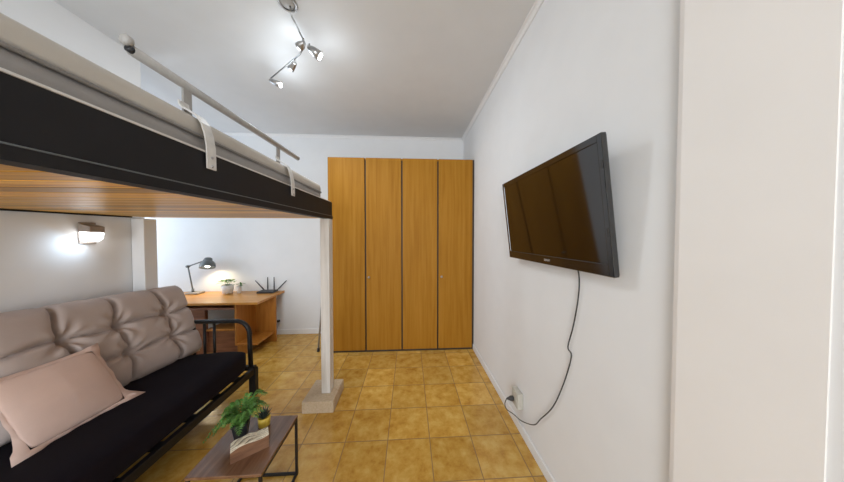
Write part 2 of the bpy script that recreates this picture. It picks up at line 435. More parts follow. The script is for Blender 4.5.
# guard rail with two hook-over brackets
rx, rz = -.785, 2.006
gr = obj('guard_rail', T([(rx, .709, rz), (rx, 1.678, rz + .022)], .0145, 14), M['bedgrey'], bed, True)
bm = bmesh.new(); tube(bm, [(rx, 1.677, rz + .022), (rx, 1.683, rz + .022)], .0155, 14); obj('end_cap', bm, M['bedgrey'], gr, True)
bm = bmesh.new(); tube(bm, [(rx, .699, rz), (rx, .712, rz)], .010, 10)
tube(bm, [(rx, .701, rz), (rx - .001, .700, rz + .012)], .005, 8)
obj('end_bolt', bm, M['router'], gr, True)
bm = LA([(0, -.010), (.010, -.010), (.015, -.005), (.015, .005), (.010, .010), (0, .010)], (rx - .001, .699, rz + .019), 18, Matrix.Rotation(R(90), 4, 'X')); obj('end_knob', bm, M['bedgrey'], gr, True)
for yb in (.860, 1.428):
    pl = obj('bracket', B(rx - .004, rx + .004, yb - .006, yb + .026, zt + .14, rz - .008 + .02 * (yb - .7), .001, 1), M['bedgrey'], gr)
    dz = .012 * (yb - 1.2)
    prof = [(rx + .002, zt + .175), (rx + .004, zt + .160), (rx + .014, zt + .148), (rx + .036, zt + .137), (rx + .058, zt + .122), (rx + .074, zt + .098), (rx + .084, zt + .062), (BX1 + .005, zt + .02), (BX1 + .006, zt - .055)]
    th = .005
    out = []
    pv = [Vector((a, b_)) for a, b_ in prof]
    nrm = []
    for i in range(len(pv)):
        t = (pv[min(i + 1, len(pv) - 1)] - pv[max(i - 1, 0)]).normalized(); nrm.append(Vector((-t.y, t.x)))
    poly = [(p + n_ * th) for p, n_ in zip(pv, nrm)] + [p.copy() for p in pv[::-1]]
    bm = PR([(p.x, p.y + dz) for p in poly], 1, yb - .026, yb + .010)
    obj('bracket_strap', bm, M['bracket'], pl)
    for zz in (zt - .045, zt - .015):
        obj('screw', LA([(0, 0), (.005, 0), (.004, .003), (0, .003)], (BX1 + .0108, yb - .008, zz + dz), 10, Matrix.Rotation(R(90), 4, 'Y')), M['steel'], pl)
# thin pale edging on the panel's top
obj('top_edging', slope(B(BX1 - .024, BX1 + .003, BY0, BY1 - .05, zt, zt + .006, .001, 1)), M['bracket'], bed)

# mattress lying in the bed
mat_y1 = 1.99
mt = thing('mattress', 'grey and beige mattress lying on the loft bed', 'mattress', (-1.45, 1.05, zb + .03))
def rounded(x0, x1, y0, y1, r, n=8):
    pts = []
    for cx, cy, a in ((x1 - r, y1 - r, 0), (x0 + r, y1 - r, 90), (x0 + r, y0 + r, 180), (x1 - r, y0 + r, 270)):
        for i in range(n + 1):
            t = R(a + 90 * i / n); pts.append((cx + r * math.cos(t), cy + r * math.sin(t)))
    return pts
def band(zs_ins):
    bm = bmesh.new(); rings = []
    for z, ins in zs_ins:
        rings.append([bm.verts.new((x, y, z)) for x, y in rounded(BX0 + .05 + ins, BX1 - .026 - ins, BY0 + .05 + ins, mat_y1 - ins, .06)])
    n = len(rings[0])
    for a, b_ in zip(rings[:-1], rings[1:]):
        for k in range(n): bm.faces.new((a[k], a[(k + 1) % n], b_[(k + 1) % n], b_[k]))
    bm.faces.new(rings[0][::-1]); bm.faces.new(rings[-1])
    return slope(bm)
obj('mattress_core', band([(zb + .031, .004), (zt + .015, .002), (zt + .03, 0), (zt + .056, .002)]), M['mattlow'], mt, True)
obj('mattress_top', band([(zt + .062, .002), (zt + .075, -.001), (zt + .098, .000), (zt + .113, .003), (zt + .121, .012), (zt + .123, .028)]), M['mattside'], mt, True)
bm = bmesh.new()
tube(bm, [(x, y, zt + .059) for x, y in rounded(BX0 + .047, BX1 - .023, BY0 + .047, mat_y1 + .003, .06)], .005, 8, closed=True)
obj('piping', slope(bm), M['mattpipe'], mt, True)

# block under the bed's post
bk = tag(obj('concrete_block', B(-.893, -.634, 1.93, 2.235, 0, .1, .006, 2), M['block']), 'pale rectangular block on the tiles under the loft bed post', 'block')

# ------------------------------------------------------------------ futon sofa
sofa = thing('futon_sofa', 'black futon sofa with tubular metal arm standing under the loft bed', 'sofa', (-1.8, 1.2, 0))
fx, sy0, sy1 = -1.43, .22, 2.20
def arm(y):
    pts = [(-2.12, y, .695), (-1.60, y, .695)] + arc((-1.60, y, .575), .12, 90, 0, 8, (1, 0, 0), (0, 0, 1))[1:] + [(-1.478, y, .45), (-1.470, y, .24)]
    return T(pts, .019, 12)
for y in (sy1, sy0):
    a = obj('arm', arm(y), M['black'], sofa, True)
    bm = bmesh.new()
    for x in (-1.79, -1.875, -1.965, -2.055): tube(bm, [(x, y, .69), (x, y, .27)], .011, 8)
    obj('arm_spindles', bm, M['black'], a, True)
    obj('arm_rail', B(-2.14, -1.43, y - .018, y + .018, .235, .275, .003, 1), M['black'], a)
    obj('leg', B(fx - .05, fx + .012, y - .022, y + .022, 0, .255, .004, 1), M['black'], sofa)
    obj('leg', B(-2.16, -2.11, y - .022, y + .022, 0, .70, .004, 1), M['black'], sofa)
obj('front_rail', B(fx - .03, fx + .005, sy0 + .022, sy1 - .022, .205, .262, .003, 1), M['black'], sofa)
obj('rear_rail', B(-2.16, -2.13, sy0 + .022, sy1 - .022, .215, .255, .003, 1), M['black'], sofa)
for i in range(9):
    y = sy0 + .14 + i * .21
    obj('seat_slat', B(-2.13, fx - .03, y - .03, y + .03, .236, .250, .002, 1), M['black'], sofa)
bm = bmesh.new(); tube(bm, [(-2.16, sy0, .30), (-2.19, sy0, .80), (-2.19, sy1, .80), (-2.16, sy1, .30)], .016, 10)
obj('back_frame', bm, M['black'], sofa, True)
# seat mattress: puffy slab with rounded long edges
def slab(x0, x1, y0, y1, z0, z1, r, nx=14, ny=26, puff=.012):
    bm = bmesh.new()
    vs = box(bm, x0, x1, y0, y1, z0, z1)
    bmesh.ops.subdivide_edges(bm, edges=bm.edges[:], cuts=14, use_grid_fill=True)
    c = Vector(((x0 + x1) / 2, (y0 + y1) / 2, (z0 + z1) / 2)); h = Vector(((x1 - x0) / 2, (y1 - y0) / 2, (z1 - z0) / 2))
    for v in bm.verts:
        q = v.co - c
        ins = Vector((max(min(q.x, h.x - r), -h.x + r), max(min(q.y, h.y - r), -h.y + r), max(min(q.z, h.z - r), -h.z + r)))
        d = q - ins
        if d.length > 1e-6: q = ins + d.normalized() * r
        sgn = 1 if q.z > 0 else 0
        q.z += sgn * puff * math.sin(q.x * 9) * math.cos(q.y * 5 + 1)
        v.co = c + q
    return bm
obj('seat_mattress', slab(-2.10, -1.438, sy0 + .03, sy1 - .06, .268, .452, .045), M['futon'], sofa, True, mods=[('SUBSURF', dict(levels=1, render_levels=1))])

# tufted back cushion leaning on the sofa's back
def cushion(name, label, cat, org, ux, uy, th, w, h, tufts, mat, nx=140, ny=90, rows=(), cols=(), corner=.004, el=.036):
    """front face grid: org + u*ux*w + v*uy*h, bulging along the normal"""
    ux = Vector(ux).normalized(); uy = Vector(uy).normalized(); nn = ux.cross(uy).normalized()
    org = Vector(org)
    def thick(u, v):
        eu = min(u, 1 - u) * w; ev = min(v, 1 - v) * h
        d = 1 - math.exp(-eu / el); e = 1 - math.exp(-ev / el)
        t = (d * e) ** .7
        return t
    bm = bmesh.new(); g = {}
    for s in (0, 1):
        for i in range(nx + 1):
            for j in range(ny + 1):
                u, v = i / nx, j / ny
                x, y = u * w, v * h
                # rounded, slightly pinched outline
                px = x + (.012 * math.sin(PI * v * (len(rows) + 1)) if 0 else 0)
                edge = i in (0, nx) or j in (0, ny)
                t = thick(u, v)
                f = 1.0
                dep = 0.0
                for (tx, ty) in tufts:
                    q = math.hypot(x - tx, y - ty)
                    dep = max(dep, .92 * math.exp(-(q / .032) ** 1.1))
                for c in cols:
                    wob = .014 * math.sin(y * 17 + c * 31)
                    dep = max(dep, .66 * math.exp(-abs(x - c - wob) / .010))
                for r_ in rows:
                    wob = .012 * math.sin(x * 15 + r_ * 40)
                    dep = max(dep, .50 * math.exp(-abs(y - r_ - wob) / .010))
                # radiating pleats around each tuft
                pl = 0
                for (tx, ty) in tufts:
                    q = math.hypot(x - tx, y - ty); a = math.atan2(y - ty, x - tx)
                    pl += .07 * math.cos(7 * a + tx * 50) * math.exp(-((q - .06) / .05) ** 2)
                zz = th * t * max(.06, 1 - dep + pl) * (1 if s == 0 else -.45)
                if edge:
                    zz = 0
                # pull outline in at the corners
                k = min(eu_ := min(u, 1 - u) * w, .12); k2 = min(min(v, 1 - v) * h, .12)
                sc_u = (u - .5); sc_v = (v - .5)
                ox = -sc_u * 2 * corner * (abs(sc_v * 2) ** 6); oy = -sc_v * 2 * corner * (abs(sc_u * 2) ** 6)
                # scallops between tufts along the rim
                for c in cols:
                    oy -= math.copysign(.008, sc_v) * math.exp(-((x - c) / .03) ** 2) * (abs(sc_v * 2) ** 4)
                for r_ in rows:
                    ox -= math.copysign(.007, sc_u) * math.exp(-((y - r_) / .03) ** 2) * (abs(sc_u * 2) ** 4)
                if edge and s == 1: g[s, i, j] = g[0, i, j]; continue
                g[s, i, j] = bm.verts.new(org + ux * (x + ox) + uy * (y + oy) + nn * zz)
    for s in (0, 1):
        for i in range(nx):
            for j in range(ny):
                q = [g[s, i, j], g[s, i + 1, j], g[s, i + 1, j + 1], g[s, i, j + 1]]
                bm.faces.new(q if s == 0 else q[::-1])
    return bm, org, ux, uy, nn
CW, CH = 1.075, .655
cols = (.285, .535, .835); rows = (.22, .42)
tf = [(c, r_) for c in cols for r_ in rows]
org = Vector((-1.985, 1.17, .455))
uy_ = Vector((-.20, 0, .60))
bm, org, ux, uyv, nn = cushion('', '', '', org, (.03, 1, -.045), uy_, .115, CW, CH, tf, None, rows=rows, cols=cols)
cu = thing('back_cushion', 'long taupe tufted cushion leaning along the back of the black sofa', 'cushion', (-1.98, 1.68, .455))
obj('cushion_body', bm, M['taupe'], cu, True)
for (tx, ty) in tf:
    c = org + ux * tx + uyv * ty + nn * .008
    obj('tuft_button', LA([(0, .006), (.008, .004), (.010, 0), (.008, -.004), (0, -.005)], c, 12, to_dir(nn)), M['taupe'], cu, True)

# pink pillow leaning on the cushion
pk = thing('throw_pillow', 'dusty pink flanged pillow propped against the tufted cushion', 'cushion', (-1.80, 1.36, .456))
PW, PH = .360, .365
bm, o2, u2, v2, n2 = cushion('', '', '', (-1.785, 1.160, .464), (.02, .40, 0.0), (-.19, -.004, .33), .06, PW, PH, [], None, nx=40, ny=36, corner=.012, el=.09)
n2v = n2
obj('pillow_body', bm, M['pink'], pk, True)
# flange: flat border with drooping ears
bm = bmesh.new()
per = []
nseg = 20
for (a, b_) in (((0, 0), (1, 0)), ((1, 0), (1, 1)), ((1, 1), (0, 1)), ((0, 1), (0, 0))):
    for i in range(nseg):
        t = i / nseg; per.append((a[0] + (b_[0] - a[0]) * t, a[1] + (b_[1] - a[1]) * t))
inn, inn2, outr, outr2 = [], [], [], []
for k, (u, v) in enumerate(per):
    cu_, cv_ = (u - .5) * 2, (v - .5) * 2
    ear = (abs(cu_) * abs(cv_)) ** 5
    fl = .012 + (.055 if v < .5 else .018) * ear
    wv = .004 * math.sin(k * 1.3) + .003 * math.sin(k * .47)
    inset = .97
    pi_ = o2 + u2 * (PW * (.5 + cu_ * .5 * inset)) + v2 * (PH * (.5 + cv_ * .5 * inset))
    po = o2 + u2 * (PW * (.5 + cu_ * .5) + (fl * cu_ if abs(cu_) > .99 else 0)) + v2 * (PH * (.5 + cv_ * .5) + (fl * cv_ if abs(cv_) > .99 else 0)) + n2v * wv
    po.z = max(po.z, .4565)
    for lst, p, s in ((inn, pi_, .002), (inn2, pi_, -.002), (outr, po, .0015), (outr2, po, -.0015)):
        lst.append(bm.verts.new(p + n2v * s))
n = len(per)
for k in range(n):
    j = (k + 1) % n
    bm.faces.new((inn[k], inn[j], outr[j], outr[k])); bm.faces.new((outr[k], outr[j], outr2[j], outr2[k])); bm.faces.new((outr2[k], outr2[j], inn2[j], inn2[k]))
obj('pillow_flange', bm, M['pink'], pk, True)

# ------------------------------------------------------------------ coffee table and what stands on it
tx0, tx1, ty0, ty1, tz = -1.03, -.69, 1.088, 1.444, .37
tb = thing('coffee_table', 'small square walnut coffee table with thin black metal legs', 'table', ((tx0 + tx1) / 2, (ty0 + ty1) / 2, 0))
obj('tabletop', B(tx0, tx1, ty0, ty1, tz - .014, tz, .002, 2), M['walnut'], tb)
lr = .0065
for x in (tx0 + .008, tx1 - .008):
    for y in (ty0 + .008, ty1 - .008):
        obj('leg', B(x - lr, x + lr, y - lr, y + lr, 0, tz - .014, .001, 1), M['black'], tb)
for y in (ty0 + .008, ty1 - .008):
    obj('bottom_bar', B(tx0 + .0145, tx1 - .0145, y - lr, y + lr, .002, .015, .001, 1), M['black'], tb)
for x in (tx0 + .008, tx1 - .008):
    obj('bottom_bar', B(x - lr, x + lr, ty0 + .0145, ty1 - .0145, .002, .015, .001, 1), M['black'], tb)
    obj('top_bar', B(x - lr, x + lr, ty0 + .0145, ty1 - .0145, tz - .027, tz - .0142, .001, 1), M['black'], tb)

# fern
fc = Vector((-.925, 1.30, tz))
fern = thing('potted_fern', 'bushy green fern in a small square black pot on the coffee table', 'potted plant', fc)
bm = bmesh.new()
sqr = lambda s, z: [bm.verts.new(Matrix.Rotation(R(20), 4, 'Z') @ Vector((a * s, b_ * s, z)) + Vector((fc.x, fc.y, 0))) for a, b_ in ((-1, -1), (1, -1), (1, 1), (-1, 1))]
rr = [sqr(.025, tz + .0005), sqr(.034, tz + .080), sqr(.037, tz + .080), sqr(.037, tz + .090), sqr(.032, tz + .090), sqr(.030, tz + .074)]
for a, b_ in zip(rr[:-1], rr[1:]):
    for k in range(4): bm.faces.new((a[k], a[(k + 1) % 4], b_[(k + 1) % 4], b_[k]))
bm.faces.new(rr[0][::-1]); bm.faces.new(rr[-1])
obj('pot', bm, M['blackpot'], fern)
bm = bmesh.new()
rnd = random.Random(5)
def frond(bm, base, az, L, rise, droop, wid):
    h = Vector((math.cos(az), math.sin(az), 0)); side = Vector((-math.sin(az), math.cos(az), 0))
    pts = []
    n = 13
    for i in range(n + 1):
        t = i / n
        pts.append(base + h * (L * (t * .95)) + Vector((0, 0, rise * math.sin(min(1, t * 1.15) * PI * .62) - droop * t * t)))
    tube(bm, pts, [.0016 * (1 - .7 * i / n) for i in range(n + 1)], 4, False)
    for i in range(1, n + 1):
        t = i / n
        tang = (pts[i] - pts[i - 1]).normalized()
        up = side.cross(tang).normalized()
        if up.z < 0: up = -up
        wl = wid * math.sin(PI * (0.12 + .86 * t)) ** .7
        for s in (-1, 1):
            d = (side * s + tang * .55 + up * rnd.uniform(-.2, .25)).normalized()
            hw = tang * (.0052 * (1 - .4 * t))
            a = pts[i]
            p1 = a + d * wl * .5
            v = [bm.verts.new(a - hw * .5), bm.verts.new(p1 - hw + up * .003), bm.verts.new(a + d * wl - up * .006), bm.verts.new(p1 + hw + up * .003), bm.verts.new(a + hw * .5)]
            bm.faces.new(v)
for k in range(34):
    az = k * 2.399 + rnd.uniform(-.25, .25)
    ring = k / 44
    L = .05 + .075 * ring + rnd.uniform(-.01, .02)
    rise = .112 - .045 * ring + rnd.uniform(-.02, .02)
    frond(bm, fc + Vector((.018 * math.cos(az), .018 * math.sin(az), .078)), az, L, rise, .01 + .03 * ring, .022 + .010 * rnd.random())
frond(bm, fc + Vector((0, 0, .08)), R(205), .165, .075, .11, .036)
frond(bm, fc + Vector((0, 0, .08)), R(190), .14, .06, .10, .034)
frond(bm, fc + Vector((0, 0, .08)), R(8), .135, .16, .0, .032)
frond(bm, fc + Vector((0, 0, .08)), R(30), .12, .15, .01, .034)
obj('fronds', bm, M['fern'], fern)
obj('soil', B(fc.x - .02, fc.x + .02, fc.y - .02, fc.y + .02, tz + .066, tz + .082), M['soil'], fern)

# small yellow pot
pc = Vector((-.848, 1.372, tz))
yp = thing('potted_succulent', 'tiny dark spiky plant in a yellow pot on the coffee table', 'potted plant', pc)
obj('pot', LA([(0, .0005), (.024, .0005), (.029, .006), (.031, .030), (.031, .056), (.027, .056), (.026, .048), (0, .048)], pc, 24), M['yellow'], yp, True)
bm = bmesh.new()
for k in range(26):
    az = k * 2.399; tilt = .15 + .85 * (k / 26)
    d = Vector((math.cos(az) * math.sin(tilt), math.sin(az) * math.sin(tilt), math.cos(tilt)))
    b0 = pc + Vector((.006 * math.cos(az), .006 * math.sin(az), .047)); L = .066 - .016 * (k / 26)
    s = d.cross(Vector((0, 0, 1)));  s = s.normalized() if s.length > .01 else Vector((1, 0, 0))
    u = s.cross(d)
    v = [bm.verts.new(b0 + s * .004), bm.verts.new(b0 - s * .004), bm.verts.new(b0 + d * L * .5 - s * .0045 + u * .002), bm.verts.new(b0 + d * L), bm.verts.new(b0 + d * L * .5 + s * .0045 + u * .002), bm.verts.new(b0 + d * L * .45 - u * .003)]
    bm.faces.new((v[0], v[1], v[5])); bm.faces.new((v[1], v[2], v[5])); bm.faces.new((v[2], v[3], v[5])); bm.faces.new((v[3], v[4], v[5])); bm.faces.new((v[4], v[0], v[5])); bm.faces.new((v[0], v[4], v[3], v[2], v[1]))
obj('leaves', bm, M['darkleaf'], yp)

# walnut block with a pale wavy ribbed top
p0 = Vector((-.868, 1.142, tz + .0005)); p1 = Vector((-.738, 1.232, tz + .0005))
du = (p1 - p0).normalized(); dv = Vector((-du.y, du.x, 0)); LN = (p1 - p0).length; DP = .062
dk = thing('carved_wood_block', 'walnut block with a cream wavy ribbed top on the coffee table', 'decoration', p0 + du * LN / 2 + dv * DP / 2)
def zt_(s): return .050 + .022 * s + .010 * math.sin(s * PI * 1.6 + .3)
bm = bmesh.new(); nn_ = 18
lo0, lo1, hi0, hi1 = [], [], [], []
for i in range(nn_ + 1):
    s = i / nn_; p = p0 + du * LN * s
    lo0.append(bm.verts.new(p)); lo1.append(bm.verts.new(p + dv * DP))
    hi0.append(bm.verts.new(p + Vector((0, 0, zt_(s))))); hi1.append(bm.verts.new(p + dv * DP + Vector((0, 0, zt_(s)))))
for i in range(nn_):
    bm.faces.new((lo0[i], lo0[i + 1], hi0[i + 1], hi0[i])); bm.faces.new((lo1[i], lo1[i + 1], hi1[i + 1], hi1[i]))
    bm.faces.new((hi0[i], hi0[i + 1], hi1[i + 1], hi1[i])); bm.faces.new((lo0[i], lo0[i + 1], lo1[i + 1], lo1[i]))
bm.faces.new((lo0[0], hi0[0], hi1[0], lo1[0])); bm.faces.new((lo0[-1], hi0[-1], hi1[-1], lo1[-1]))
obj('block_body', bm, M['walnutblock'], dk)
bm = bmesh.new(); nj = 40
g = [[None] * (nj + 1) for _ in range(nn_ * 2 + 1)]
for i in range(nn_ * 2 + 1):
    s = i / (nn_ * 2)
    for j in range(nj + 1):
        t = j / nj
        ph = t * 3.2 + .62 * math.sin(s * 6.0 + t * 3)
        h = .004 + .0045 * (.5 + .5 * math.cos(2 * PI * ph))
        g[i][j] = bm.verts.new(p0 + du * LN * (.004 + .992 * s) + dv * DP * (.01 + .98 * t) + Vector((0, 0, zt_(s) + h)))
for i in range(nn_ * 2):
    for j in range(nj): 
        f = bm.faces.new((g[i][j], g[i + 1][j], g[i + 1][j + 1], g[i][j + 1]))
        s = (i + .5) / (nn_ * 2); t = (j + .5) / nj
        ph = t * 3.2 + .62 * math.sin(s * 6.0 + t * 3)
        f.material_index = 1 if math.cos(2 * PI * ph) < -.78 else 0
for seq in ([g[i][0] for i in range(nn_ * 2 + 1)], [g[i][nj] for i in range(nn_ * 2 + 1)], g[0], g[-1]):
    low = []
    for k, v in enumerate(seq):
        q = v.co.copy(); s = max(0, min(1, ((q - p0).dot(du) / LN))); q.z = p0.z + zt_(s) - .002; low.append(bm.verts.new(q))
    for k in range(len(seq) - 1): bm.faces.new((seq[k], seq[k + 1], low[k + 1], low[k]))
obj('ribbed_top', bm, [M['ribs'], M['ribdark']], dk)

# ------------------------------------------------------------------ desk in the alcove
dz_ = .664
desk = thing('desk', 'orange wood desk with open end shelf against the back wall', 'desk', (-2.6, 3.2, 0))
obj('desktop', B(-3.75, -1.862, 2.915, YB - .014, dz_ - .028, dz_, .003, 2), M['deskwood'], desk)
obj('partition', B(-2.152, -2.13, 2.94, 3.30, .145, dz_ - .028, .001, 1), M['deskshaded'], desk)
obj('shelf_back', B(-2.152, -1.862, 3.30, 3.32, 0, dz_ - .028, .001, 1), M['deskshaded'], desk)
obj('bottom_board', B(-2.152, -1.885, 2.94, 3.30, .123, .145, .002, 1), M['deskshaded'], desk)
obj('plinth', B(-2.152, -1.99, 2.98, 3.00, 0, .123, .001, 1), M['deskshaded'], desk)
obj('keyboard_tray', B(-2.95, -2.152, 2.93, 3.32, .575, .598, .002, 1), M['deskdark'], desk)
for x_ in (-2.95, -2.168):
    obj('tray_support', B(x_, x_ + .016, 2.96, 3.30, .598, dz_ - .028, .001, 1), M['deskdark'], desk)
obj('pedestal', B(-3.05, -2.545, 2.99, 3.04, 0, .575, .002, 1), M['deskdark'], desk)
obj('lower_shelf', B(-2.545, -2.152, 3.0, 3.35, .285, .305, .002, 1), M['deskshaded'], desk)
obj('kick_panel', B(-2.545, -2.152, 3.03, 3.05, 0, .285, .001, 1), M['deskdark'], desk)
obj('end_panel', B(-3.73, -3.70, 2.92, 3.50, 0, dz_ - .028, .002, 1), M['deskwood'], desk)

# desk lamp
ly = 3.42
lamp = thing('desk_lamp', 'grey jointed desk lamp lighting the left of the desk', 'lamp', (-3.08, ly, dz_))
obj('base', B(-3.115, -2.945, ly - .065, ly + .065, dz_, dz_ + .022, .008, 2), M['lampbase'], lamp)
j0 = Vector((-3.06, ly, dz_ + .022)); j1 = Vector((-3.12, ly, 1.05)); j2 = Vector((-2.885, ly, 1.135))
bm = T([j0, j0 + Vector((0, 0, .045))], .016, 12); obj('stem_socket', bm, M['lampgrey'], lamp, True)
obj('lower_arm', T([j0 + Vector((0, 0, .02)), j1], .0085, 10), M['lampgrey'], lamp, True)
obj('upper_arm', T([j1, j2], .0085, 10), M['lampgrey'], lamp, True)
for j in (j1, j2): obj('joint_knob', LA([(0, -.02), (.016, -.02), (.018, -.012), (.018, .012), (.016, .02), (0, .02)], j, 14, Matrix.Rotation(R(90), 4, 'X')), M['lampgrey'], lamp, True)
hd = Matrix.Rotation(R(-10), 4, 'Y') @ Matrix.Rotation(R(-20), 4, 'X')
hc = Vector((-2.835, ly - .03, 1.035))
obj('shade', LA([(.088, 0), (.088, .022), (.083, .055), (.066, .085), (.046, .098), (.046, .128), (.038, .140), (0, .142), (0, .136), (.036, .132), (.041, .086), (.062, .080), (.078, .052), (.083, .022), (.083, 0), (.088, 0)], hc, 32, hd), M['lampgrey'], lamp, True)
obj('bulb', LA([(0, -.002), (.018, .004), (.030, .022), (.026, .045), (.014, .062), (.012, .085), (0, .085)], hc, 18, hd), M['bulbwarm'], lamp, True)
def light(name, kind, loc, power, col, parent, size=.03, spot=None, direction=None, blend=.4):
    l = bpy.data.lights.new(name, kind); l.energy = power; l.color = col
    if kind == 'AREA': l.shape = 'DISK'; l.size = size
    else: l.shadow_soft_size = size
    if spot: l.spot_size = R(spot); l.spot_blend = blend
    o = bpy.data.objects.new(name, l); COL.objects.link(o); o.parent = parent
    o.location = Vector(loc) - root_of(parent).location
    if direction is not None: o.rotation_mode = 'QUATERNION'; o.rotation_quaternion = Vector((0, 0, -1)).rotation_difference(Vector(direction).normalized())
    return o
light('lamp_light', 'SPOT', hc + Vector((.004, -.006, -.014)), LAMP['desk'] * 6, (1.0, .82, .52), lamp, .03, 150, (.22, .05, -1), .6)

# plants on the desk
def leafy(name, label, c, prof, pot_mat, nleaf, spread, height, lsize, seed):
    rn = random.Random(seed)
    t = thing(name, label, 'potted plant', c)
    obj('pot', LA(prof, c, 26), pot_mat, t, True)
    rtop = max(r_ for r_, z in prof); ztop = max(z for r_, z in prof)
    bm = bmesh.new()
    for k in range(nleaf):
        az = k * 2.399 + rn.uniform(-.3, .3); q = math.sqrt((k + .5) / nleaf)
        tip = c + Vector((spread * q * math.cos(az), spread * q * math.sin(az) * .8, ztop + height * (1 - .55 * q) * rn.uniform(.75, 1.1)))
        b0 = c + Vector((.008 * math.cos(az), .008 * math.sin(az), ztop - .012))
        tube(bm, [b0, (b0 + tip) / 2 + Vector((0, 0, .012)), tip], .0014, 4, False)
        d = (tip - b0).normalized(); d = Vector((d.x, d.y, rn.uniform(-.3, .25))).normalized()
        s = d.cross(Vector((0, 0, 1))).normalized(); u = s.cross(d)
        pts = []
        for (a, b_) in ((0, 0), (.25, .42), (.6, .48), (.88, .25), (1.05, 0), (.88, -.25), (.6, -.48), (.25, -.42)):
            pts.append(bm.verts.new(tip + d * lsize * (a - .2) + s * lsize * b_ * .8 + u * (.15 * lsize * abs(b_))))
        mid = bm.verts.new(tip + d * lsize * .3)
        for i in range(8): bm.faces.new((pts[i], pts[(i + 1) % 8], mid))
    obj('leaves', bm, M['leaf'], t, True)
    obj('soil', LA([(0, ztop - .014), (rtop * .80, ztop - .014), (0, ztop - .012)][:2] + [(rtop * .80, ztop - .018), (0, ztop - .018)], c, 20), M['soil'], t)
    return t
leafy('potted_plant', 'small leafy plant in a round white pot under the desk lamp', Vector((-2.575, 3.40, dz_)),
      [(0, .0005), (.052, .0005), (.060, .006), (.068, .055), (.074, .125), (.067, .125), (.062, .105), (0, .105)], M['whitepot'], 15, .095, .085, .06, 3)
leafy('potted_plant', 'slim white pot with few leaves between the leafy plant and the router', Vector((-2.415, 3.40, dz_)),
      [(0, .0005), (.020, .0005), (.024, .006), (.026, .06), (.027, .105), (.023, .105), (.022, .09), (0, .09)], M['whitepot'], 7, .055, .05, .05, 8)

# router
rc = Vector((-2.045, 3.42, dz_))
ro = thing('wifi_router', 'flat black router with four upright antennas on the desk end', 'router', rc)
bm = bmesh.new()
prism(bm, [(-.115, 0.004), (-.105, .026), (.105, .026), (.115, .004), (.10, 0), (-.10, 0)], 1, -.06, .07)
for v in bm.verts: v.co += rc + Vector((0, 0, .001))
obj('body', bm, M['router'], ro)
for (dx, lean, L) in ((-.085, -42, .19), (-.035, 0, .19), (.055, 0, .19), (.10, 44, .19)):
    b0 = rc + Vector((dx, .075, .02)); tip = b0 + Vector((math.sin(R(lean)) * L, 0, math.cos(R(lean)) * L))
    bm = bmesh.new(); tube(bm, [b0, b0 + (tip - b0) * .12, b0 + (tip - b0) * .15, tip], [.008, .008, .0095, .006], 8)
    obj('antenna', bm, M['router'], ro, True)

# dark plug in the back wall by the desk
pg = thing('power_plug', 'small dark plug in the back wall below the router', 'plug', (-1.955, YB, .20))
obj('plug_body', B(-1.968, -1.938, YB - .04, YB - .0005, .190, .222, .006, 2), M['cable'], pg)

# folded stand beside the wardrobe
st = thing('folded_stand', 'folded silver metal stand with black feet leaning between bed post and wardrobe', 'stand', (-1.15, 3.0, 0))
for x, y in ((-1.165, 2.99), (-1.09, 3.12)):
    rl = obj('rail', T([(x, y, .03), (x + .008, y + .10, .55), (x + .02, y + .16, .88)], .0105, 10), M['alu'], st, True)
    obj('foot', LA([(0, 0), (.017, 0), (.017, .02), (.013, .045), (0, .046)], (x, y, 0), 14), M['router'], rl, True)
for z_, t in ((.25, .05), (.50, .09), (.78, .142)):
    obj('crossbar', T([(-1.165 + t * .09, 2.99 + t, z_), (-1.09 + t * .09, 3.12 + t, z_)], .007, 8), M['alu'], st, True)

# ------------------------------------------------------------------ wall lamp under the bed
wl = thing('wall_lamp', 'small beige box lamp lit on the left wall under the loft bed', 'lamp', (XL, 1.78, 1.49))
obj('back_plate', B(XL, XL + .012, 1.70, 1.785, 1.425, 1.575, .002, 1), M['beigelamp'], wl)
bm = PR([(XL + .012, 1.51), (XL + .012, 1.565), (XL + .085, 1.545), (XL + .085, 1.505)], 1, 1.695, 1.772)
obj('housing', bm, M['beigelamp'], wl)
bm = PR([(XL + .012, 1.508), (XL + .083, 1.503), (XL + .078, 1.462), (XL + .045, 1.440), (XL + .012, 1.455)], 1, 1.698, 1.769)
obj('diffuser', bm, M['diffuser'], wl, label='glowing white diffuser')
light('wall_lamp_light', 'AREA', (XL + .085, 1.685, 1.445), LAMP['wall'], (.62, .81, 1.0), wl, .12, direction=(-.22, -.62, -.75))

# ------------------------------------------------------------------ ceiling track light
trk = thing('track_light', 'zigzag steel ceiling spotlight with adjustable lit heads', 'ceiling light', (-.77, 1.55, ZC))
obj('canopy_ring', T([(-.775 + .050 * math.cos(a), 1.545 + .062 * math.sin(a), ZC - .012) for a in [2 * PI * k / 28 for k in range(28)]], .008, 8, closed=True), M['steel'], trk, True)
obj('canopy_plate', LA([(0, 0), (.046, 0), (.046, -.012), (.03, -.018), (0, -.018)], (-.775, 1.545, ZC - .0005), 28), M['bedgrey'], trk, True)
ra, rb_, rc1, rd = Vector((-.757, 1.60, 2.90)), Vector((-.765, 1.765, 2.90)), Vector((-.845, 1.875, 2.90)), Vector((-1.238, 2.172, 2.90))
obj('rod', T([(-.765, 1.56, ZC - .012), (-.760, 1.575, 2.905), ra, rb_], .0055, 8), M['steel'], trk, True)
obj('rod', T([rb_, rc1, rd], .0055, 8), M['steel'], trk, True)
